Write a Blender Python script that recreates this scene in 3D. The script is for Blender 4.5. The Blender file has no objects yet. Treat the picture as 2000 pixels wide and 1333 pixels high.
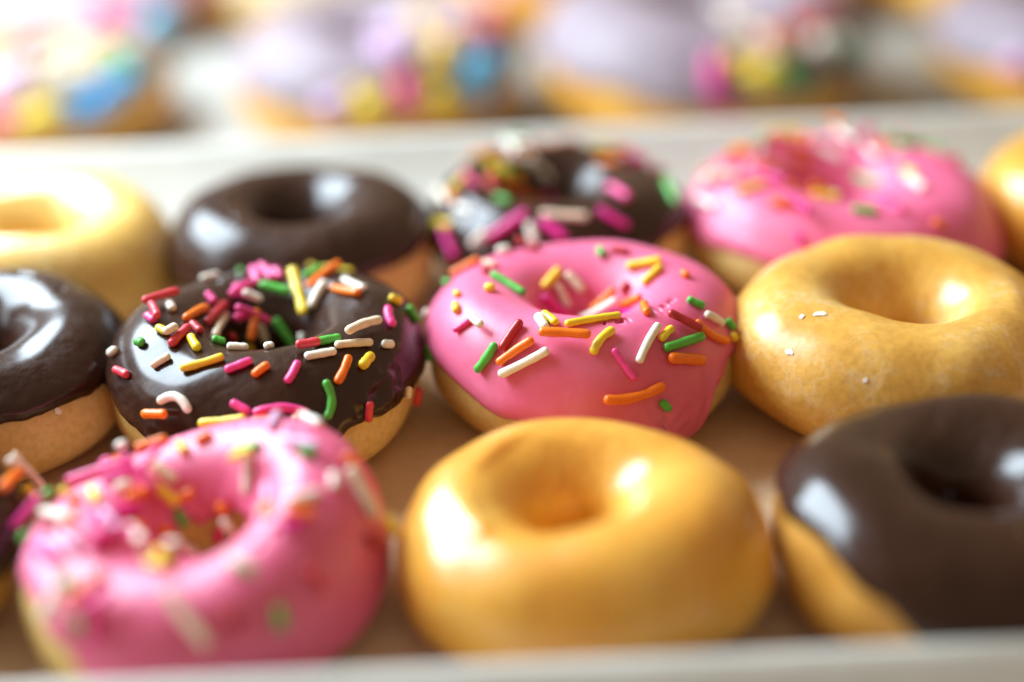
import bpy, math, random
from mathutils import Vector, Matrix, noise
from mathutils.bvhtree import BVHTree
random.seed(7)
S = bpy.context.scene
R = math.radians

# ------------------------------------------------------------ camera
CAM = Vector((0, 0, .153)); PITCH = R(27.3); ROLL = R(2.1); FPX = 3056.0
fwd = Vector((0, math.cos(PITCH), -math.sin(PITCH)))
up0 = Vector((0, math.sin(PITCH), math.cos(PITCH)))
X = Vector((1, 0, 0))
cright = X*math.cos(ROLL) - up0*math.sin(ROLL)
cup = up0*math.cos(ROLL) + X*math.sin(ROLL)
cd = bpy.data.cameras.new('camera'); cam = bpy.data.objects.new('camera', cd); S.collection.objects.link(cam)
m = Matrix((cright, cup, -fwd)).transposed().to_4x4(); m.translation = CAM
cam.matrix_world = m
cd.sensor_width = 36; cd.lens = FPX/2000*36; cd.clip_start = .01; cd.clip_end = 50
cd.dof.use_dof = True; cd.dof.focus_distance = .281; cd.dof.aperture_fstop = 2.9
S.camera = cam
# ------------------------------------------------------------ world, lamps, exposure
W = bpy.data.worlds.new('World'); S.world = W; W.use_nodes = True
bg = W.node_tree.nodes['Background']
bg.inputs[0].default_value = (1.0, .75, .49, 1); bg.inputs[1].default_value = .40
def area(name, loc, target, sx, sy, power, col):
    l = bpy.data.lights.new(name, 'AREA'); l.shape = 'ELLIPSE'; l.size = sx; l.size_y = sy
    l.energy = power; l.color = col
    o = bpy.data.objects.new(name, l); S.collection.objects.link(o); o.location = loc
    o.rotation_euler = (Vector(target)-Vector(loc)).to_track_quat('-Z', 'Y').to_euler()
    return o
area('window_light', (-.36, .50, .345), (-.04, .32, 0), .48, .36, 10.4, (.72, .88, 1.0))
area('side_window_light', (-.50, .24, .26), (0, .27, 0), (.18), .24, .5, (.76, .90, 1.0))
S.view_settings.view_transform = 'Standard'; S.view_settings.look = 'None'
S.view_settings.exposure = 0; S.view_settings.gamma = 1
S.render.engine = 'CYCLES'
S.cycles.use_denoising = True
S.cycles.max_bounces = 10
S.cycles.sample_clamp_indirect = 8

def ray(px, py):
    return (fwd*FPX + cright*(px-1000) - cup*(py-666.5)).normalized()
def at(px, py, z):
    d = ray(px, py); return CAM + d*((z-CAM.z)/d.z)
def depth(p): return (p-CAM).dot(fwd)

# ------------------------------------------------------------ helpers
def tag(o, label=None, cat=None, group=None, kind=None):
    for k, v in (('label', label), ('category', cat), ('group', group), ('kind', kind)):
        if v: o[k] = v
def link(name, me, mat, parent=None, loc=None):
    o = bpy.data.objects.new(name, me); S.collection.objects.link(o)
    if mat: me.materials.append(mat)
    if parent: o.parent = parent
    if loc is not None: o.location = loc
    return o
def mesh(name, vs, fs, smooth=True):
    me = bpy.data.meshes.new(name); me.from_pydata([tuple(v) for v in vs], [], fs); me.update()
    if smooth: me.polygons.foreach_set('use_smooth', [True]*len(me.polygons))
    return me

# ------------------------------------------------------------ materials
def newmat(name):
    M = bpy.data.materials.new(name); M.use_nodes = True
    nt = M.node_tree; return M, nt, nt.nodes['Principled BSDF']
def N(nt, t, **kw):
    n = nt.nodes.new(t)
    for k, v in kw.items():
        if k in n.inputs: n.inputs[k].default_value = v
        else: setattr(n, k, v)
    return n
def noise_ramp(nt, scale, stops, coord='Object', detail=4, rough=.55):
    tc = N(nt, 'ShaderNodeTexCoord'); nz = N(nt, 'ShaderNodeTexNoise', Scale=scale, Detail=detail, Roughness=rough)
    nt.links.new(tc.outputs[coord], nz.inputs['Vector'])
    r = N(nt, 'ShaderNodeValToRGB'); cr = r.color_ramp
    cr.elements[0].position, cr.elements[0].color = stops[0][0], (*stops[0][1], 1)
    cr.elements[1].position, cr.elements[1].color = stops[-1][0], (*stops[-1][1], 1)
    for p, c in stops[1:-1]:
        e = cr.elements.new(p); e.color = (*c, 1)
    nt.links.new(nz.outputs['Fac'], r.inputs['Fac'])
    return tc, nz, r
def bump(nt, p, layers):
    prev = None
    for scale, strength, dist in layers:
        tc = N(nt, 'ShaderNodeTexCoord'); nz = N(nt, 'ShaderNodeTexNoise', Scale=scale, Detail=3.0)
        nt.links.new(tc.outputs['Object'], nz.inputs['Vector'])
        b = N(nt, 'ShaderNodeBump', Strength=strength, Distance=dist)
        nt.links.new(nz.outputs['Fac'], b.inputs['Height'])
        if prev: nt.links.new(prev.outputs[0], b.inputs['Normal'])
        prev = b
    nt.links.new(prev.outputs[0], p.inputs['Normal'])
def sss(p, w, radius, scale):
    p.inputs['Subsurface Weight'].default_value = w
    p.inputs['Subsurface Radius'].default_value = radius
    p.inputs['Subsurface Scale'].default_value = scale

def mat_dough(name, a, b, c, rough=.3, coat=.5, flakes=0.0):
    M, nt, p = newmat(name)
    tc, nz, r = noise_ramp(nt, 55, [(.3, a), (.52, b), (.72, c)])
    col = r.outputs[0]
    # fine pores / mottling of the fried skin
    t2, n2, r2 = noise_ramp(nt, 700, [(.35, (.86, .84, .80)), (.6, (1, 1, 1))], detail=5)
    mx = N(nt, 'ShaderNodeMix', data_type='RGBA', blend_type='MULTIPLY'); mx.inputs[0].default_value = .95
    nt.links.new(col, mx.inputs[6]); nt.links.new(r2.outputs[0], mx.inputs[7]); col = mx.outputs[2]
    p.inputs['Roughness'].default_value = rough
    if flakes:
        t3, n3, r3 = noise_ramp(nt, 230, [(.62, (0, 0, 0)), (.68, (1, 1, 1))], detail=6, rough=.62)
        t4, n4, r4 = noise_ramp(nt, 50, [(.42, (0, 0, 0)), (.54, (1, 1, 1))], detail=1)
        mm = N(nt, 'ShaderNodeMath', operation='MULTIPLY'); nt.links.new(r3.outputs[0], mm.inputs[0]); nt.links.new(r4.outputs[0], mm.inputs[1])
        t5, n5, r5 = noise_ramp(nt, 130, [(.50, (0, 0, 0)), (.515, (.8, .8, .8)), (.522, (.5, .5, .5)), (.56, (.12, .12, .12)), (.6, (0, 0, 0))], detail=5, rough=.6)
        ad = N(nt, 'ShaderNodeMath', operation='MULTIPLY'); nt.links.new(r5.outputs[0], ad.inputs[0]); nt.links.new(r4.outputs[0], ad.inputs[1])
        mm2 = N(nt, 'ShaderNodeMath', operation='MAXIMUM'); nt.links.new(mm.outputs[0], mm2.inputs[0]); nt.links.new(ad.outputs[0], mm2.inputs[1]); mm = mm2
        m3 = N(nt, 'ShaderNodeMath', operation='MULTIPLY'); m3.inputs[1].default_value = flakes; nt.links.new(mm.outputs[0], m3.inputs[0])
        fx = N(nt, 'ShaderNodeMix', data_type='RGBA'); nt.links.new(m3.outputs[0], fx.inputs[0])
        nt.links.new(col, fx.inputs[6]); fx.inputs[7].default_value = (.85, .78, .66, 1); col = fx.outputs[2]
    nt.links.new(col, p.inputs['Base Color'])
    sss(p, .5, (1.0, .55, .22), .004)
    p.inputs['Specular IOR Level'].default_value = .25
    p.inputs['Coat Weight'].default_value = coat; p.inputs['Coat Roughness'].default_value = .2
    bump(nt, p, [(60, .5, .0015), (170, .35, .0006), (420, .35, .0003), (1800, .3, .00007)])
    return M
def mat_icing(name, a, b, rough, sub, radius, coat, coatr, bumps):
    M, nt, p = newmat(name)
    tc, nz, r = noise_ramp(nt, 70, [(.3, a), (.7, b)])
    nt.links.new(r.outputs[0], p.inputs['Base Color'])
    p.inputs['Roughness'].default_value = rough
    sss(p, sub, radius, .003)
    p.inputs['Coat Weight'].default_value = coat; p.inputs['Coat Roughness'].default_value = coatr
    if name.startswith('choc'): p.inputs['Specular IOR Level'].default_value = .06
    bump(nt, p, bumps)
    return M
def mat_plain(name, col, rough=.4, sub=0, spec=.5):
    M, nt, p = newmat(name)
    tc, nz, r = noise_ramp(nt, 600, [(.3, tuple(x*.86 for x in col)), (.7, tuple(min(1, x*1.06) for x in col))])
    nt.links.new(r.outputs[0], p.inputs['Base Color'])
    p.inputs['Roughness'].default_value = rough; p.inputs['Specular IOR Level'].default_value = spec
    if sub: sss(p, sub, (1, .7, .5), .0008)
    bump(nt, p, [(2200, .15, .00005), (500, .2, .0002)])
    return M

DOUGH = mat_dough('fried_dough', (.64, .38, .11), (.75, .49, .17), (.83, .61, .28), .48, .15)
AMBER = mat_dough('amber_fried_dough', (.52, .22, .03), (.64, .30, .05), (.74, .40, .09), .42, .25)
GLARED = mat_dough('glare_lit_glazed_dough', (.82, .48, .11), (.87, .58, .18), (.90, .68, .30), .36, .65)  # paler copy of glazed_dough: window glare on the far-left donut put into colour
GLAZED = mat_dough('glazed_dough', (.76, .32, .036), (.82, .41, .06), (.88, .53, .12), .36, .65)
FLAKED = mat_dough('flaky_glazed_dough', (.69, .33, .05), (.77, .42, .085), (.85, .54, .16), .38, .5, .26)
PINK = mat_icing('pink_icing', (.73, .105, .225), (.80, .165, .30), .46, .45, (1, .35, .45), .10, .3,
                 [(70, .35, .0012), (180, .3, .0005), (1500, .12, .00005)])
CHOC = mat_icing('chocolate_icing', (.025, .0075, .0032), (.043, .0135, .006), .55, .0, (1, .4, .2), .75, .17,
                 [(75, .9, .002), (210, .8, .0010), (1500, .25, .00007)])
LAV = mat_icing('lavender_icing', (.25, .185, .215), (.32, .245, .27), .6, .3, (1, .8, .9), .05, .4, [(70, .3, .001)])
CREAM = mat_icing('cream_icing', (.40, .28, .15), (.48, .36, .21), .6, .3, (1, .8, .5), .05, .4, [(70, .3, .001)])
ROSE = mat_icing('rose_icing', (.50, .22, .28), (.58, .32, .36), .6, .3, (1, .6, .6), .05, .4, [(70, .3, .001)])
C = {}
for k, c in dict(yellow=(.92, .66, .03), green=(.10, .48, .06), orange=(.95, .20, .006), white=(.88, .80, .68),
                 cream=(.85, .68, .50), pink=(.88, .06, .28), red=(.48, .022, .03), scarlet=(.72, .05, .07),
                 magenta=(.80, .03, .30), peach=(.88, .42, .28), blue=(.05, .38, .78), cyan=(.18, .62, .88), teal=(.02, .30, .24),
                 lilac=(.70, .45, .68), gold=(.80, .50, .03), brown=(.20, .09, .04)).items():
    C[k] = mat_plain(k+'_sugar', c, .34, .25)

# ------------------------------------------------------------ setting: tabletop, trays, paper
M, nt, p = newmat('pale_tabletop')
tc, nz, r = noise_ramp(nt, 12, [(.3, (.70, .66, .60)), (.7, (.78, .75, .70))]); nt.links.new(r.outputs[0], p.inputs['Base Color'])
p.inputs['Roughness'].default_value = .45; TABLE = M
M, nt, p = newmat('tray_card')
tc, nz, r = noise_ramp(nt, 40, [(.3, (.50, .475, .42)), (.7, (.58, .555, .50))]); nt.links.new(r.outputs[0], p.inputs['Base Color'])
p.inputs['Roughness'].default_value = .5; bump(nt, p, [(35, .3, .001), (900, .15, .0001)]); CARD = M
M, nt, p = newmat('brown_parchment')
tc, nz, r = noise_ramp(nt, 90, [(.3, (.58, .41, .25)), (.5, (.66, .48, .31)), (.75, (.75, .58, .40))], detail=8, rough=.65)
nt.links.new(r.outputs[0], p.inputs['Base Color'])
p.inputs['Roughness'].default_value = .55; bump(nt, p, [(22, .5, .003), (60, .3, .0008), (1500, .2, .0001)]); PAPER = M

M, nt, p = newmat('dimmed_rear_tray_card')
tc, nz, r = noise_ramp(nt, 40, [(.3, (.36, .34, .30)), (.7, (.42, .40, .36))]); nt.links.new(r.outputs[0], p.inputs['Base Color'])
p.inputs['Roughness'].default_value = .6; CARD2 = M  # darker copy of tray_card; weaker light at the rear put into its colour
ZT = -.022
me = mesh('tabletop', [(-3, -1, ZT), (3, -1, ZT), (3, 5, ZT), (-3, 5, ZT)], [(0, 1, 2, 3)], False)
o = link('tabletop', me, TABLE); tag(o, kind='structure', label='pale tabletop under the trays')

def tray(x0, x1, y0, y1, zb, h, slope, fl, label, name='tray', back=0, front=0, card=None):
    """thin-walled tray: floor slab, sloping wall ring, flat rolled flange"""
    e = bpy.data.objects.new(name, None); S.collection.objects.link(e); e.location = ((x0+x1)/2, (y0+y1)/2, zb)
    cx, cy = (x0+x1)/2, (y0+y1)/2
    def ring(grow, z, rad, n=8):
        a, b = (x1-x0)/2+grow, (y1-y0)/2+grow; out = []
        for (sx, sy, a0) in ((1, 1, 0), (-1, 1, 90), (-1, -1, 180), (1, -1, 270)):
            for i in range(n+1):
                t = R(a0+90*i/n); out.append((sx*(a-rad)+rad*math.cos(t), sy*(b-rad)+rad*math.sin(t)+(back*min(1, grow/slope) if sy > 0 and grow > 0 else 0),
                            z-(max(0, grow-slope-.0012)*front if sy < 0 else 0)))
        return out
    def loft(rings):
        vs = [v for r_ in rings for v in r_]; n = len(rings[0]); fs = []
        for k in range(len(rings)-1):
            for i in range(n):
                j = (i+1) % n; fs.append((k*n+i, k*n+j, (k+1)*n+j, (k+1)*n+i))
        return vs, fs, n
    t = .0012
    vs, fs, n = loft([ring(0, 0, .012), ring(0, t, .012)])
    fs.append(tuple(range(n))[::-1]); fs.append(tuple(range(n, 2*n)))
    link('tray_floor', mesh('tray_floor', vs, fs, False), card or CARD, e)
    vs, fs, n = loft([ring(.0002, t, .012), ring(slope, h-.002, .014), ring(slope+.0008, h-.0004, .014), ring(slope+.002, h, .015),
                      ring(slope+.004, h+.0002, .016), ring(slope+fl*.5, h-fl*.15, .02), ring(slope+fl-.001, h-fl*.36, .024), ring(slope+fl, h-fl*.36-.0008, .024), ring(slope+fl-.0006, h-fl*.36-.002, .024), ring(slope+fl*.5, h-fl*.15-.0015, .02),
                      ring(slope+.0025, h-.0016, .015), ring(slope+.0018, h-.003, .0145), ring(.0014, .0004, .0125), ring(.0002, t, .012)])
    link('tray_rim', mesh('tray_rim', vs, fs), card or CARD, e)
    tag(e, label, 'tray'); return e
Y0, Y1 = .1757, .358
tray(-.21, .21, Y0, Y1, -.0016, .0165, .003, .022, 'off-white tray in front holding rows of mini donuts on brown paper', back=.022, front=.62).rotation_euler.z = R(.8)
tray(-.36, .36, .428, .80, ZT, .016, .004, .008, 'off-white tray behind, filled with larger iced donuts', card=CARD2)

# parchment: gently rippled sheet
def parchment():
    nx, ny = 120, 70; vs = []; fs = []
    for j in range(ny+1):
        for i in range(nx+1):
            x = -.208+.416*i/nx; y = Y0+.002+(Y1-Y0-.004)*j/ny
            z = .0003*noise.noise(Vector((x*30, y*30, 1)))
            vs.append((x, y-(Y0+Y1)/2, z))
    for j in range(ny):
        for i in range(nx):
            a = j*(nx+1)+i; fs.append((a, a+1, a+nx+2, a+nx+1))
    o = link('parchment_paper', mesh('parchment_paper', vs, fs), PAPER)
    o.location = (0, (Y0+Y1)/2, 0); o.rotation_euler.z = R(.8)
    md = o.modifiers.new('t', 'SOLIDIFY'); md.thickness = .0001; md.offset = 1
    tag(o, 'brown parchment paper lining the tray under the mini donuts', 'paper')
parchment()

# ------------------------------------------------------------ donut geometry
def interp(pts, u):
    """periodic smooth interpolation of (azimuth, value)"""
    pts = sorted(pts); u %= 360
    for k in range(len(pts)):
        a, va = pts[k]; b, vb = pts[(k+1) % len(pts)]
        if k == len(pts)-1: b += 360
        uu = u if u >= a or k < len(pts)-1 else u+360
        if a <= uu <= b or (k == len(pts)-1 and (u >= a or u+360 <= b)):
            t = (uu-a)/max(1e-6, b-a); t = min(1, max(0, t)); t = t*t*(3-2*t)
            return va+(vb-va)*t
    return pts[0][1]

class Donut:
    def __init__(s, name, px, py, wpx, seed, hfac=.375, hole=.25, lump=.0009, ell=0.0, tilt=(0, 0), zb=0.0, wedge=(0, 0), zc=None):
        s.wedge = wedge
        s.zb = zb
        zc = zb+.011 if zc is None else zc
        c = at(px, py, zc); s.ro = wpx*depth(c)/FPX/2
        s.h = 2*s.ro*hfac; s.ri = s.ro*hole; s.seed = seed; s.lump = lump; s.ell = ell
        s.Rc = (s.ro+s.ri)/2; s.a = (s.ro-s.ri)/2
        s.e = bpy.data.objects.new(name, None); S.collection.objects.link(s.e)
        s.e.location = (c.x, c.y, zb); s.e.rotation_euler = (R(tilt[0]), R(tilt[1]), 0)
        s.mw = Matrix.Translation((c.x, c.y, zb)) @ s.e.rotation_euler.to_matrix().to_4x4()
        s.segs = []; s.kids = []
        rnd = random.Random(seed); s.phase = [rnd.uniform(0, 6.28) for _ in range(4)]
    def base(s, u, v):
        """u azimuth (rad), v around the tube: 0 outer, 90 top, 180 hole, 270 bottom"""
        cv, sv = math.cos(v), math.sin(v)
        zb_, zt = s.h*.42, s.h*.58
        z = zb_ + (zt*sv if sv > 0 else zb_*math.copysign(abs(sv)**.8, sv))
        x = math.copysign(abs(cv)**.92, cv)*s.a
        if sv < 0: x *= 1-.16*sv*sv                       # slightly narrower foot
        # shape wobble
        wob = 1+.022*math.sin(2*u+s.phase[0])+.015*math.sin(3*u+s.phase[1])
        hw = 1+.02*math.sin(u+s.phase[2])+.03*math.sin(2*u+s.phase[3])+s.wedge[0]*math.cos(u-R(s.wedge[1]))
        hcx = .05*s.ri*math.cos(u+s.phase[1])
        r_ = (s.Rc+x+(hcx if cv < 0 else 0))*wob
        return Vector((r_*math.cos(u)*(1+s.ell), r_*math.sin(u)*(1-s.ell), z*(hw if z > s.h*.2 else 1+(hw-1)*z/(s.h*.2))))
    def P(s, u, v, off=0.0):
        e = .01
        p = s.base(u, v); du = s.base(u+e, v)-p; dv = s.base(u, v+e)-p
        n = du.cross(dv).normalized()
        q = p*38 + Vector((s.seed*7.3, s.seed*3.1, 0))
        w = s.lump*(noise.noise(q)+.45*noise.noise(q*2.3)) * min(1, max(0, p.z/(s.h*.25)))
        return p+n*(w+off), n
    def build_dough(s, mat, nu=144, nv=56, name='dough'):
        vs = []; fs = []
        for i in range(nu):
            for j in range(nv):
                p, n = s.P(2*math.pi*i/nu, 2*math.pi*j/nv); p.z = max(p.z, .0001); vs.append(p)
        for i in range(nu):
            for j in range(nv):
                a = i*nv+j; b = i*nv+(j+1) % nv; c = ((i+1) % nu)*nv+(j+1) % nv; d = ((i+1) % nu)*nv+j
                fs.append((a, d, c, b))
        s.dough = link(name, mesh(name, vs, fs), mat, s.e); s.dv, s.df = vs, fs
    def build_icing(s, mat, outer, inner=215, th=.0011, wav=2.5, nu=300, nv=90, folds=()):
        """shell of icing over the top of the tube; outer/inner edge angles per azimuth"""
        vs = []; fs = []
        for i in range(nu):
            u = 2*math.pi*i/nu; ud = math.degrees(u)
            w = Vector((math.cos(u)*2.2, math.sin(u)*2.2, s.seed*5.7))
            vo = R(interp(outer, ud)+wav*2.2*noise.noise(w)+wav*1.1*noise.noise(w*3.1)+wav*.35*noise.noise(w*8))
            vi = R(inner+12*noise.noise(w*1.3+Vector((9, 9, 9))))
            for j in range(nv+1):
                t = 2*j/nv-1; tt = math.copysign(1-(1-abs(t))**1.6, t)   # denser at the edges
                v = vo+(vi-vo)*(tt+1)/2
                arc = (1-abs(tt))*(vi-vo)/2*s.a                 # distance from edge
                k = min(1, arc/(th*1.5)); prof = math.sqrt(max(0, 1-(1-k)**2))
                bead = .25*math.exp(-((arc-th*2)/(th*1.6))**2)       # slightly thicker bead at the edge
                if abs(t) == 1: o = -.0006
                else: o = -.0003+(th+.0003)*prof*(1+bead)
                for (fa, fv, fr, fh) in folds:               # crumpled, folded patches
                    da = (ud-fa+180) % 360-180; dv = math.degrees(v)-fv
                    g = math.exp(-(da*da+dv*dv*.5)/(fr*fr))
                    if g > .02 and abs(t) < 1:
                        q = Vector((da*.13, dv*.07, fa)); o += fh*g*(1-2.2*abs(noise.noise(q))+.6*noise.noise(q*2.7))*min(1, k)
                p, n = s.P(u, v, o); vs.append(p)
        for i in range(nu):
            for j in range(nv):
                a = i*(nv+1)+j; d = ((i+1) % nu)*(nv+1)+j
                fs.append((a, d, d+1, a+1))
        o = link('icing', mesh('icing', vs, fs), mat, s.e); s.iv, s.if_ = vs, fs; s.icing = o
    def bvh(s):
        V = [s.mw@v for v in s.dv]; F = list(s.df)
        if hasattr(s, 'iv'):
            n0 = len(V); V += [s.mw@v for v in s.iv]; F += [tuple(i+n0 for i in f) for f in s.if_]
        s.tree = BVHTree.FromPolygons(V, F)
        s.c = s.mw@Vector((0, 0, s.h*.55)); s.inv = s.mw.inverted()
    def hit(s, px, py):
        # walk toward the donut's middle until the ray meets it
        rel = s.c-CAM; cz = rel.dot(fwd); cx = 1000+FPX*rel.dot(cright)/cz; cy = 666.5-FPX*rel.dot(cup)/cz
        for k in range(40):
            t = k*.012; d = ray(px+(cx-px)*t, py+(cy-py)*t)
            h = s.tree.ray_cast(CAM, d)
            if h[0] is not None:
                n = h[1]; n = n if n.dot(d) < 0 else -n
                return h[0], n, d
        return None
    def put(s, P, n, vec, color, r, bend=Vector((0, 0, 0)), rnd=random):
        """capsule sprinkle resting on the surface at P along vec"""
        L = vec.length; t = vec.normalized()
        lift = r*.72
        for _ in range(4):
            c0 = P+n*lift; A, B = c0-vec/2, c0+vec/2; clash = False
            for (a, b, rr) in s.segs:
                for ta in (0, .25, .5, .75, 1):
                    q = A+(B-A)*ta; ab = b-a; tb = max(0, min(1, (q-a).dot(ab)/max(1e-12, ab.length_squared)))
                    if (a+ab*tb-q).length < (r+rr)*.8: clash = True
            if not clash: break
            lift += r*.85
        s.segs.append((A, B, r))
        side = t.cross(n).normalized(); nn = side.cross(t)
        K = 7; vs = []; fs = []; nseg = 10
        prof = [(-L/2, .05), (-L/2+r*.08, .5), (-L/2+r*.35, .86), (-L/2+r*.8, 1.0)]
        mid = [(-L/2+r*.8+(L-1.6*r)*i/K, 1+rnd.uniform(-.08, .07)) for i in range(1, K)] if L > 2*r else []
        prof = prof+mid+[(-a_, w_) for a_, w_ in prof[::-1]]
        fl = rnd.uniform(.85, 1.0); bend = bend+side*rnd.uniform(-.00035, .00035)*min(1, L/.008)
        for (x_, w_) in prof:
            q = x_/(L/2); cpos = t*x_+bend*(1-q*q)
            tg = (t-bend*(2*x_/(L/2)**2)).normalized()
            sd = tg.cross(nn).normalized(); n2 = sd.cross(tg)
            for k in range(nseg):
                an = 2*math.pi*k/nseg
                vs.append(cpos+(sd*math.cos(an)+n2*math.sin(an)*fl)*r*w_)
        for a_ in range(len(prof)-1):
            for k in range(nseg):
                k2 = (k+1) % nseg; fs.append((a_*nseg+k, a_*nseg+k2, (a_+1)*nseg+k2, (a_+1)*nseg+k))
        fs.append(tuple(range(nseg))[::-1]); fs.append(tuple((len(prof)-1)*nseg+k for k in range(nseg)))
        rot = s.inv.to_3x3(); vs = [rot@v for v in vs]
        o = link('sprinkle', mesh('sprinkle', vs, fs), None, s.e, s.inv@(P+n*lift))
        o.data.materials.append(C[color]); o['label'] = color+' sprinkle'
    def sprinkle(s, x1, y1, x2, y2, color, bendpx=0, r=.00083, fat=1):
        mx, my = (x1+x2)/2, (y1+y2)/2
        h = s.hit(mx, my)
        if not h: return
        P, n, d = h; r = r*fat*random.uniform(.93, 1.07)
        def onplane(px, py, nn, P0):
            dd = ray(px, py); k = dd.dot(nn)
            return CAM+dd*((P0-CAM).dot(nn)/k) if abs(k) > 1e-4 else P0
        facing = -n.dot(d)
        hx = (x2-x1)/2; hy = (y2-y1)/2
        flat = onplane(mx+hx, my+hy, d, P)-onplane(mx-hx, my-hy, d, P)
        if facing > .28:
            vec = onplane(mx+hx, my+hy, n, P)-onplane(mx-hx, my-hy, n, P)
        else: vec = flat
        vec -= n*vec.dot(n)*.9
        mn = 2.3*r; Lmax = .0125
        if vec.length < 1e-5: vec = flat if flat.length > 1e-5 else Vector((mn, 0, 0))
        L = max(mn, min(vec.length, Lmax)); vec = vec.normalized()*L
        b = Vector((0, 0, 0))
        if bendpx:
            q = Vector((-(y2-y1), x2-x1)).normalized()*bendpx
            b = (cright*q.x-cup*q.y)*depth(P)/FPX; b -= n*b.dot(n)
        s.put(P, n, vec, color, r, b)
    def scatter(s, n_, seed, azr, colors=('yellow', 'green', 'orange', 'white', 'pink', 'red'), vr=(40, 120)):
        """sprinkles on the side turned away from the camera"""
        rnd = random.Random(seed)
        for _ in range(n_):
            u = R(rnd.uniform(*azr)); v = R(rnd.uniform(*vr)); p, n = s.P(u, v, .0011)
            p = s.mw@p; n = s.mw.to_3x3()@n
            t = n.orthogonal().normalized(); t = Matrix.Rotation(rnd.uniform(0, 6.28), 3, n)@t
            s.put(p, n, t*rnd.uniform(.003, .0085), rnd.choice(colors), .0008, rnd=rnd)

G = 'mini donuts in rows on the front tray'
def D(label, cat='donut', group=G, **kw):
    d = Donut('donut', **kw); tag(d.e, label, cat, group); return d
def zl(d, off, sc, rows):
    for q in rows:
        x1, y1, x2, y2, c = q[:5]; b = q[5] if len(q) > 5 else 0; f = q[6] if len(q) > 6 else 1
        d.sprinkle(off[0]+x1/sc, off[1]+y1/sc, off[0]+x2/sc, off[1]+y2/sc, c, b, fat=f)

# ---- front row
d0 = D('mini chocolate donut cut by the frame at the lower left corner, orange and yellow sprinkles', px=-325, py=1095, wpx=715, seed=1)
d0.build_dough(AMBER); d0.build_icing(CHOC, [(0, 5), (90, 0), (180, 0), (270, -10), (320, 15)]); d0.bvh()
zl(d0, (0, 860), 2.82, [(0, 280, 100, 190, 'orange', 0, 1.1), (50, 110, 240, 280, 'cream', 0, .8), (110, 260, 180, 350, 'yellow', 0, 1.2), (5, 160, 30, 190, 'white')])
d0.scatter(26, 3, (60, 300))

d1 = D('pink iced mini donut covered in sprinkles at front left, behind the tray rim', px=396, py=1092, wpx=695, seed=2, hfac=.385, hole=.31, wedge=(.13, 20))
d1.build_dough(DOUGH); d1.build_icing(PINK, [(0, -20), (90, 0), (180, 32), (215, 34), (234, 22), (248, -2), (258, -28), (270, -52), (310, -46), (335, -30)], wav=2, inner=165); d1.bvh()
zl(d1, (0, 800), 2.5013, [
 (640, 150, 820, 150, 'orange'), (960, 170, 1040, 130, 'orange'), (1160, 200, 1280, 180, 'green'), (1460, 215, 1550, 225, 'green'),
 (875, 175, 910, 220, 'yellow'), (560, 180, 600, 190, 'white', 0, 1.2), (470, 250, 505, 230, 'pink', 0, 1.2), (330, 370, 640, 265, 'pink', 0, 1.2), (500, 355, 640, 310, 'magenta'),
 (740, 270, 860, 360, 'cream'), (720, 340, 700, 440, 'orange'), (820, 450, 950, 400, 'orange'), (855, 490, 895, 575, 'green'),
 (1070, 460, 1110, 490, 'orange'), (770, 580, 835, 590, 'orange'), (440, 400, 475, 470, 'yellow'), (240, 380, 285, 390, 'yellow'),
 (195, 465, 235, 410, 'green'), (450, 535, 680, 500, 'magenta'), (440, 690, 600, 600, 'magenta'), (180, 690, 300, 720, 'magenta', 0, 1.2),
 (200, 500, 350, 540, 'white'), (210, 580, 330, 590, 'red'), (100, 600, 150, 665, 'green'), (1280, 530, 1335, 475, 'yellow'), (1380, 520, 1540, 520, 'orange'),
 (1360, 570, 1480, 585, 'magenta'), (1690, 290, 1820, 540, 'cream', 0, 1.2), (1820, 550, 1870, 630, 'yellow', 0, 1.2), (1780, 600, 1830, 680, 'red'),
 (1670, 240, 1750, 270, 'orange'), (1150, 490, 1200, 560, 'white'), (1080, 560, 1060, 640, 'pink'), (870, 650, 960, 690, 'white', 0, 1.2), (680, 730, 790, 760, 'white', 0, 1.2),
 (1120, 740, 1180, 780, 'white'), (1185, 785, 1245, 835, 'green'), (1500, 780, 1570, 900, 'scarlet'), (1355, 960, 1370, 1080, 'green'),
 (810, 890, 1020, 1160, 'cream'), (1120, 980, 1150, 1080, 'red'), (325, 820, 350, 880, 'green'), (370, 1020, 415, 1090, 'green'), (250, 960, 345, 1020, 'cream'),
 (300, 620, 385, 700, 'lilac'), (1140, 560, 1170, 640, 'orange'), (560, 400, 640, 370, 'white'), (600, 470, 690, 440, 'orange'), (330, 450, 400, 440, 'orange'), (640, 560, 700, 590, 'orange')])
d1.scatter(6, 5, (40, 140), vr=(5, 35)); d1.scatter(20, 6, (120, 275), ('pink', 'white', 'orange', 'magenta', 'white', 'lilac', 'yellow', 'pink'), vr=(45, 140)); d1.scatter(8, 7, (-30, 60), ('white', 'lilac', 'pink', 'yellow'), vr=(60, 140))

d2 = D('plain glazed mini donut at front centre, smooth and honey coloured', px=1134, py=1062, wpx=728, seed=3, hfac=.385, hole=.19, lump=.0016)
d2.build_dough(GLAZED); d2.bvh()

d3 = D('mini donut dipped in plain dark chocolate at the lower right corner', px=1878, py=1040, wpx=745, seed=4, hfac=.385, hole=.2, lump=.0016)
d3.build_dough(AMBER); d3.build_icing(CHOC, [(0, 0), (90, 0), (180, 30), (205, 38), (230, 26), (248, 6), (262, -22), (274, -60), (284, -72), (300, -68), (318, -30)], wav=1.5); d3.bvh()

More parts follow.
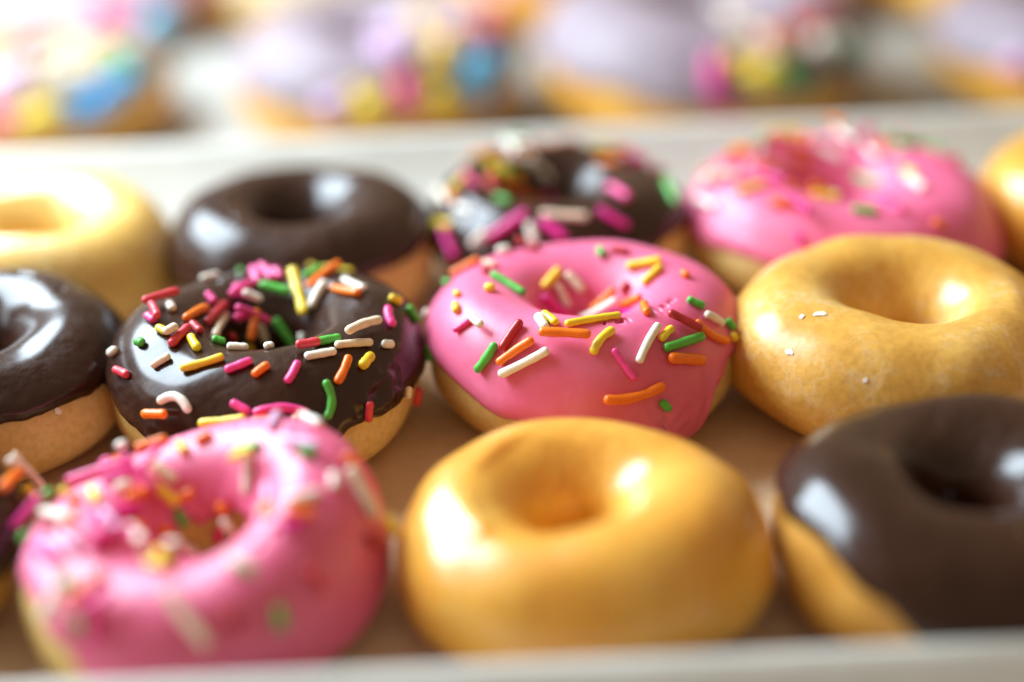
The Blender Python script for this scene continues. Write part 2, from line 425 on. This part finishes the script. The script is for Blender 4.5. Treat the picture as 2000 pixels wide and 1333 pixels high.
# ---- middle row
d4 = D('mini donut with plain glossy chocolate icing at the left edge, middle row', px=-42, py=742, wpx=606, seed=5, hfac=.39, lump=.0014)
d4.build_dough(DOUGH); d4.build_icing(CHOC, [(0, 18), (90, 0), (180, 0), (270, 24), (310, 28), (340, 24)], wav=2); d4.bvh()

d5 = D('chocolate iced mini donut with rainbow sprinkles, in focus left of the pink one', px=532, py=732, wpx=612, seed=6, hfac=.39, hole=.27, lump=.0014)
d5.build_dough(DOUGH); d5.build_icing(CHOC, [(0, 6), (90, 0), (180, 12), (205, 15), (222, 6), (236, -8), (254, -24), (275, -22), (292, -8), (306, 12), (330, 10)], wav=3.2, folds=[(318, 22, 13, .0011), (238, 0, 10, .0005)]); d5.bvh()
zl(d5, (200, 480), 3.0303, [
 (890, 145, 930, 235, 'pink', 0, 1.1), (930, 130, 1005, 215, 'pink', 0, 1.1), (1010, 150, 1060, 205, 'pink', 0, 1.1), (780, 240, 835, 315, 'pink', 0, 1.1), (870, 255, 740, 330, 'pink'), (800, 320, 890, 350, 'pink', 0, 1.1), (610, 290, 660, 350, 'pink'),
 (720, 350, 600, 475, 'red', 0, 1.1), (615, 380, 485, 450, 'orange', 5), (520, 490, 405, 605, 'scarlet'), (520, 470, 585, 530, 'red'),
 (325, 495, 390, 530, 'yellow'), (450, 525, 370, 570, 'cream'), (205, 578, 255, 590, 'green', 0, 1.05), (85, 735, 165, 772, 'scarlet'),
 (55, 645, 95, 620, 'white'), (520, 550, 570, 630, 'yellow'), (410, 660, 295, 728, 'cream'), (462, 742, 725, 668, 'yellow', 0, .95),
 (725, 415, 650, 555, 'cream'), (640, 565, 725, 590, 'green'), (755, 445, 860, 415, 'pink', 0, 1.1), (862, 385, 820, 575, 'orange', 0, 1.1),
 (745, 535, 765, 560, 'red'), (735, 592, 865, 643, 'white'), (820, 598, 880, 612, 'yellow'), (960, 612, 1015, 610, 'white'),
 (930, 465, 970, 575, 'cream'), (1025, 430, 1145, 610, 'green', 0, 1.15), (945, 265, 1125, 312, 'green', 0, 1.15), (1125, 130, 1205, 430, 'yellow', 0, 1.35),
 (1190, 205, 1300, 140, 'green'), (1220, 260, 1415, 115, 'orange', 0, 1.15), (1335, 215, 1245, 380, 'white', 0, 1.1), (1370, 265, 1530, 295, 'orange', 0, 1.1),
 (1430, 215, 1555, 270, 'white'), (1690, 315, 1765, 350, 'yellow'), (1785, 370, 1875, 455, 'green'), (1685, 375, 1718, 490, 'pink', 5),
 (1190, 515, 1200, 585, 'white'), (1245, 592, 1415, 558, 'green', -5), (1145, 627, 1295, 605, 'scarlet'), (1432, 562, 1640, 488, 'cream', -4),
 (1372, 602, 1598, 585, 'cream'), (1195, 672, 1385, 638, 'white'), (1645, 588, 1715, 592, 'white'), (725, 752, 890, 688, 'pink'),
 (893, 783, 990, 712, 'orange'), (1158, 695, 1090, 820, 'pink'), (1455, 658, 1382, 822, 'orange'), (1592, 655, 1525, 735, 'yellow', 0, 1.1),
 (1308, 800, 1318, 1030, 'green', -14), (1755, 815, 1835, 915, 'cream', 0, .9), (1577, 920, 1565, 1045, 'scarlet', 0, .95),
 (340, 930, 525, 990, 'white', -24, 1.05), (285, 988, 430, 990, 'orange'), (765, 930, 880, 995, 'pink'), (890, 1005, 1225, 1005, 'pink', -17),
 (600, 1058, 880, 1025, 'yellow'), (890, 1045, 1075, 1035, 'orange'), (1100, 1030, 1210, 1040, 'peach'), (1265, 1065, 1315, 1095, 'scarlet'),
 (1902, 595, 1965, 690, 'green'), (1915, 845, 1962, 975, 'scarlet'), (265, 425, 315, 460, 'pink'), (385, 345, 415, 395, 'white')])
d5.scatter(5, 18, (95, 200), ('pink', 'scarlet', 'orange', 'white', 'pink'), vr=(75, 150)); d5.scatter(6, 8, (50, 130), vr=(15, 45))

d6 = D('pink iced mini donut with rainbow sprinkles, in sharp focus at the centre', px=1137, py=682, wpx=592, seed=7, hfac=.415, hole=.25, tilt=(0, 0))
d6.build_dough(DOUGH); d6.build_icing(PINK, [(0, 14), (90, 0), (180, 14), (205, 10), (240, 0), (270, -8), (290, -16), (300, -44), (310, -42), (321, 2), (335, 18), (350, 22)], wav=1.6, folds=[(296, -2, 12, .0011), (318, 15, 10, .0005)]); d6.bvh()
zl(d6, (800, 440), 3.0303, [
 (475, 300, 675, 420, 'green'), (785, 378, 885, 262, 'yellow', 0, 1.15), (925, 290, 1030, 400, 'cream', 0, 1.1), (865, 350, 935, 490, 'cream'),
 (775, 425, 935, 560, 'magenta', 0, 1.15), (450, 388, 500, 392, 'yellow', 0, 1.1), (278, 412, 300, 422, 'yellow', 0, .9), (278, 475, 288, 525, 'yellow'),
 (268, 633, 382, 552, 'pink', 0, .8), (385, 562, 458, 628, 'white'), (755, 548, 805, 632, 'white', 0, 1.1), (785, 535, 868, 600, 'yellow'),
 (670, 572, 548, 748, 'red'), (520, 698, 402, 868, 'green'), (742, 680, 524, 828, 'orange'), (830, 740, 532, 892, 'white', 0, 1.1),
 (765, 672, 1075, 688, 'orange'), (920, 602, 1252, 548, 'yellow', 0, .95), (1212, 625, 1085, 775, 'yellow', 10), (1200, 735, 1340, 922, 'pink', 0, .85),
 (1472, 590, 1350, 822, 'white', 0, 1.0), (1552, 615, 1478, 690, 'yellow'), (1498, 735, 1732, 662, 'green', 3, 1.1), (1520, 790, 1732, 803, 'orange', 0, 1.25),
 (1512, 540, 1715, 645, 'red'), (1682, 570, 1880, 690, 'orange', 8), (1738, 530, 1850, 595, 'white'), (1635, 448, 1742, 495, 'green'),
 (1865, 560, 1908, 625, 'green'), (1893, 645, 1918, 690, 'yellow'), (1285, 258, 1498, 218, 'yellow', 0, 1.1), (1500, 250, 1385, 360, 'yellow'),
 (1612, 292, 1645, 320, 'orange'), (1125, 145, 1152, 195, 'green', 0, 1.1), (1190, 155, 1300, 172, 'red'), (1265, 410, 1295, 335, 'red'),
 (1105, 505, 1245, 375, 'orange'), (1065, 553, 1280, 435, 'white'), (1260, 490, 1378, 436, 'orange'), (1168, 500, 1370, 535, 'magenta'),
 (1390, 475, 1412, 538, 'orange'), (1143, 1030, 1505, 942, 'orange', 13, 1.1), (1478, 1038, 1535, 1095, 'green'), (232, 295, 408, 205, 'orange'),
 (205, 335, 240, 355, 'green'), (435, 228, 518, 252, 'peach'), (442, 270, 458, 292, 'red'), (575, 125, 495, 160, 'white', 0, 1.2), (630, 150, 690, 150, 'red'),
 (700, 130, 760, 150, 'red'), (100, 500, 130, 560, 'white')])
d6.scatter(6, 11, (40, 140), vr=(10, 40))

d7 = D('plain glazed mini donut with flaky sugar crust, right of the pink centre donut', px=1752, py=682, wpx=655, seed=8, hfac=.385, hole=.20, lump=.0020, tilt=(0, 2))
d7.build_dough(FLAKED); d7.bvh()

# ---- back row
d8 = D('plain glazed mini donut in the bright light at the far left of the back row', px=88, py=510, wpx=515, seed=9, hfac=.40)
d8.build_dough(GLARED); d8.bvh()
d9 = D('plain chocolate iced mini donut in the back row, with big window reflections', px=594, py=492, wpx=512, seed=10, hfac=.40, hole=.25)
d9.build_dough(DOUGH); d9.build_icing(CHOC, [(0, 22), (90, 0), (180, -4), (230, 0), (270, 8), (310, 24)], wav=2.5); d9.bvh()
d10 = D('chocolate iced mini donut with sprinkles in the back row, behind the pink centre one', px=1094, py=446, wpx=490, seed=11, hfac=.40)
d10.build_dough(DOUGH); d10.build_icing(CHOC, [(0, 22), (90, 0), (180, 0), (230, 4), (270, 8), (310, 22)], wav=2.5); d10.bvh()
zl(d10, (820, 230), 1.695, [
 (400, 85, 450, 95, 'peach'), (460, 75, 530, 90, 'peach'), (570, 100, 650, 100, 'yellow'), (700, 110, 765, 155, 'pink', 0, 1.2), (780, 160, 820, 190, 'red'), (230, 180, 330, 200, 'yellow', 0, 1.2),
 (390, 170, 430, 210, 'white', 0, 1.1), (250, 270, 300, 285, 'green', 0, 1.1), (300, 265, 400, 275, 'orange', 0, 1.1), (215, 225, 240, 265, 'red'), (620, 235, 690, 275, 'pink', 0, 1.2),
 (400, 325, 560, 335, 'cream', 0, 1.1), (590, 305, 690, 365, 'magenta', 0, 1.1), (220, 410, 360, 315, 'magenta', 0, 1.2), (400, 345, 485, 405, 'magenta', 0, 1.2), (365, 350, 385, 425, 'white', 0, 1.2),
 (55, 350, 115, 355, 'yellow', 0, 1.2), (120, 300, 170, 315, 'white'), (95, 370, 135, 470, 'magenta', 0, 1.2), (60, 230, 100, 300, 'white'), (150, 190, 185, 235, 'pink'),
 (810, 205, 845, 290, 'green'), (590, 150, 665, 150, 'orange'), (250, 140, 320, 140, 'green'), (420, 250, 445, 295, 'magenta'), (220, 150, 290, 165, 'yellow'), (640, 130, 700, 125, 'orange'),
 (190, 430, 240, 380, 'white'), (330, 110, 380, 120, 'orange'), (270, 215, 340, 225, 'orange')])
d10.scatter(8, 12, (40, 140), vr=(15, 55)); d10.scatter(12, 15, (80, 200), ('pink', 'orange', 'white', 'yellow', 'magenta', 'green'), vr=(60, 125))
d11 = D('pink iced mini donut with sprinkles at the right of the back row', px=1638, py=440, wpx=580, seed=12, hfac=.345, hole=.27)
d11.build_dough(DOUGH); d11.build_icing(PINK, [(0, 4), (90, 0), (180, 10), (225, 14), (250, 6), (275, -6), (320, -10)], wav=2); d11.bvh()
zl(d11, (820, 230), 1.695, [
 (1305, 235, 1385, 305, 'yellow', 0, 1.2), (1440, 195, 1530, 225, 'green'), (1430, 310, 1515, 320, 'green', 0, 1.1), (1160, 290, 1280, 290, 'orange', 0, 1.2), (1185, 90, 1300, 115, 'orange'),
 (1610, 205, 1670, 245, 'white', 0, 1.2), (1600, 175, 1645, 200, 'yellow'), (1540, 60, 1620, 50, 'green'), (1005, 80, 1060, 100, 'yellow'), (1110, 140, 1080, 190, 'white'),
 (955, 200, 1000, 210, 'white', 0, 1.2), (1530, 270, 1575, 280, 'pink'), (1695, 350, 1735, 360, 'orange'), (920, 275, 985, 300, 'white', 0, 1.1), (1245, 385, 1270, 420, 'magenta'),
 (1330, 85, 1460, 75, 'magenta'), (1470, 90, 1520, 140, 'white'), (1230, 140, 1290, 170, 'orange'), (1760, 130, 1790, 150, 'scarlet'), (960, 120, 1010, 140, 'lilac'), (1560, 120, 1620, 110, 'white')])
d11.scatter(24, 13, (30, 210), ('pink', 'orange', 'white', 'magenta', 'green', 'white', 'peach', 'yellow'), vr=(45, 125)); d11.scatter(9, 14, (190, 330), ('pink', 'white', 'orange', 'magenta', 'yellow'), vr=(65, 140))
d12 = D('plain glazed mini donut cut by the right edge of the frame, back row', px=2180, py=408, wpx=520, seed=13, hfac=.42)
d12.build_dough(GLAZED); d12.bvh()

# sugar flakes on the flaky glazed donut
def flake(d, px, py, w, h, ang, seed):
    hh = d.hit(px, py)
    if not hh: return
    P, n, dr = hh; rnd = random.Random(seed); t = (cright-n*cright.dot(n)).normalized(); b = n.cross(t)
    k = 11; vs = []; sc = depth(P)/FPX
    for lay in (0, .00022):
        for i in range(k):
            a_ = 2*math.pi*i/k; q = rnd.Random if False else 1
            rr = random.Random(seed*31+i).uniform(.55, 1.0)*(1 if lay == 0 else .9)
            x = math.cos(a_)*w/2*sc*rr; y = math.sin(a_)*h/2*sc*rr*1.6
            c_, s_ = math.cos(R(ang)), math.sin(R(ang))
            vs.append(t*(x*c_-y*s_)+b*(x*s_+y*c_)+n*(lay-.00003))
    fs = [tuple(range(k, 2*k))]+[(i, (i+1) % k, k+(i+1) % k, k+i) for i in range(k)]
    rot = d.inv.to_3x3()
    link('sugar_flake', mesh('sugar_flake', [rot@v for v in vs], fs, False), C['white'], d.e, d.inv@P)
for q in [(1603, 614, 40, 13, -5, 1), (1566, 619, 15, 10, 0, 2), (1541, 688, 26, 10, -25, 3), (1690, 744, 14, 10, -30, 5)]:
    flake(d7, *q)
for q in [(113, 803, 20, 12, 0, 11)]: flake(d4, *q)

# ---- the tray behind: larger iced donuts topped with candy pieces
G2 = 'larger iced donuts on the rear tray'
def piece(d, px, py, w, h, color, seed, ang=0):
    """rounded, slightly lumpy candy piece pressed on the icing"""
    hh = d.hit(px, py)
    if not hh: return
    P, n, dr = hh; sc = depth(P)/FPX
    t = (cright*math.cos(R(ang))+cup*math.sin(R(ang))); t = (t-n*t.dot(n)).normalized(); b = n.cross(t)
    a_, b_, c_ = w*sc/2, h*sc/2, min(w, h)*sc*.42
    vs = []; fs = []; nu, nv = 18, 10
    for j in range(nv+1):
        ph = math.pi*j/nv
        for i in range(nu):
            th = 2*math.pi*i/nu
            q = Vector((math.sin(ph)*math.cos(th), math.sin(ph)*math.sin(th), math.cos(ph)))
            k = 1+.18*noise.noise(q*1.7+Vector((seed, 0, 0)))
            vs.append(t*q.x*a_*k+b*q.y*b_*k+n*q.z*c_*k)
    for j in range(nv):
        for i in range(nu):
            fs.append((j*nu+i, (j+1)*nu+i, (j+1)*nu+(i+1) % nu, j*nu+(i+1) % nu))
    rot = d.inv.to_3x3()
    o = link('candy_piece', mesh('candy_piece', [rot@v for v in vs], fs), C[color], d.e, d.inv@(P+n*c_*.35)); o['label'] = color+' candy piece'
ZB = ZT+.0014
def BG(label, px, py, wpx, seed, icing, pieces, hfac=.37, edge=10):
    d = Donut('iced_donut', px=px, py=py, wpx=wpx, seed=seed, hfac=hfac, hole=.24, zb=ZB, zc=ZB+.015); tag(d.e, label, 'donut', G2)
    d.build_dough(GLAZED, 96, 40); d.build_icing(icing, [(0, edge), (120, edge), (240, edge)], th=.0016, wav=4, nu=120, nv=32); d.bvh()
    rp = random.Random(seed)
    mates = dict(blue='cyan', cyan='blue', yellow='gold', gold='yellow', lilac='pink', pink='lilac', magenta='pink', scarlet='orange', teal='green', green='teal', white='peach', peach='white', cream='white', brown='teal')
    small = []
    for q in pieces:
        small.append((q[0], q[1], q[2]*.85, q[3]*.85, *q[4:]))
        for _ in range(2):
            small.append((q[0]+rp.uniform(-.6, .6)*q[2], q[1]+rp.uniform(-.6, .6)*q[3], q[2]*.55, q[3]*.5, mates[q[4]] if rp.random() < .5 else q[4], rp.uniform(-60, 60)))
    for k, q in enumerate(small): piece(d, *q[:5], seed*10+k, *(q[5:]))
    return d
BG('large cream iced donut with blue and yellow candy pieces at the upper left corner', 95, 170, 470, 21, CREAM,
   [(205, 190, 120, 60, 'blue', 35), (165, 225, 80, 40, 'blue', 20), (235, 120, 60, 60, 'green', 40), (75, 225, 110, 45, 'yellow', 20), (10, 235, 60, 50, 'magenta'), (20, 160, 80, 60, 'lilac'),
    (215, 70, 110, 45, 'pink', 10), (150, 150, 90, 50, 'white'), (70, 70, 80, 40, 'lilac'), (255, 150, 60, 50, 'cyan', 40)])
BG('large lavender iced donut with pink, yellow and blue candy pieces, left of centre', 738, 150, 545, 22, LAV,
   [(720, 205, 60, 60, 'yellow'), (645, 205, 60, 50, 'lilac'), (760, 110, 70, 90, 'lilac', 80), (790, 180, 50, 80, 'pink'), (865, 100, 60, 80, 'gold'), (860, 190, 60, 70, 'yellow'),
    (925, 140, 60, 90, 'cyan', 20), (935, 185, 50, 50, 'blue'), (965, 120, 30, 70, 'green', 30), (830, 40, 60, 50, 'gold'), (900, 60, 80, 40, 'peach'), (950, 60, 60, 60, 'scarlet')])
BG('large lavender iced donut with magenta, gold and teal candy pieces, right of centre', 1372, 130, 640, 23, LAV,
   [(1395, 150, 45, 110, 'magenta', 0), (1490, 150, 85, 70, 'yellow'), (1510, 85, 80, 70, 'peach', 30), (1600, 90, 70, 60, 'white', 30), (1655, 105, 50, 60, 'teal'), (1570, 170, 50, 30, 'teal'),
    (1610, 150, 60, 50, 'brown'), (1660, 160, 50, 40, 'brown'), (1600, 30, 80, 50, 'scarlet', 30), (1535, 140, 40, 50, 'green'), (1440, 40, 70, 50, 'cream')])
BG('large lavender iced donut at the upper right corner', 2100, 100, 560, 24, LAV, [(1990, 120, 60, 50, 'lilac')])
BG('rear donut with pink icing and a cyan candy piece, behind the upper left one', 225, -15, 420, 25, ROSE, [(300, 35, 100, 60, 'cyan', 30), (215, 20, 80, 40, 'pink')])
BG('rear donut with tan icing, second from the left in the last row', 640, -30, 410, 26, CREAM, [(600, 20, 50, 40, 'white')])
BG('rear donut with thin rose icing, third in the last row', 1060, -40, 410, 27, ROSE, [(960, 5, 50, 40, 'pink')], edge=35)
BG('rear donut with cream icing and a scarlet candy piece, fourth in the last row', 1480, -55, 410, 28, CREAM, [(1600, 10, 70, 40, 'scarlet', 20)], edge=30)
BG('rear donut with cream icing and a gold candy piece, last in the rear row', 1900, -65, 410, 29, CREAM, [(1850, 10, 80, 30, 'gold')], edge=35)
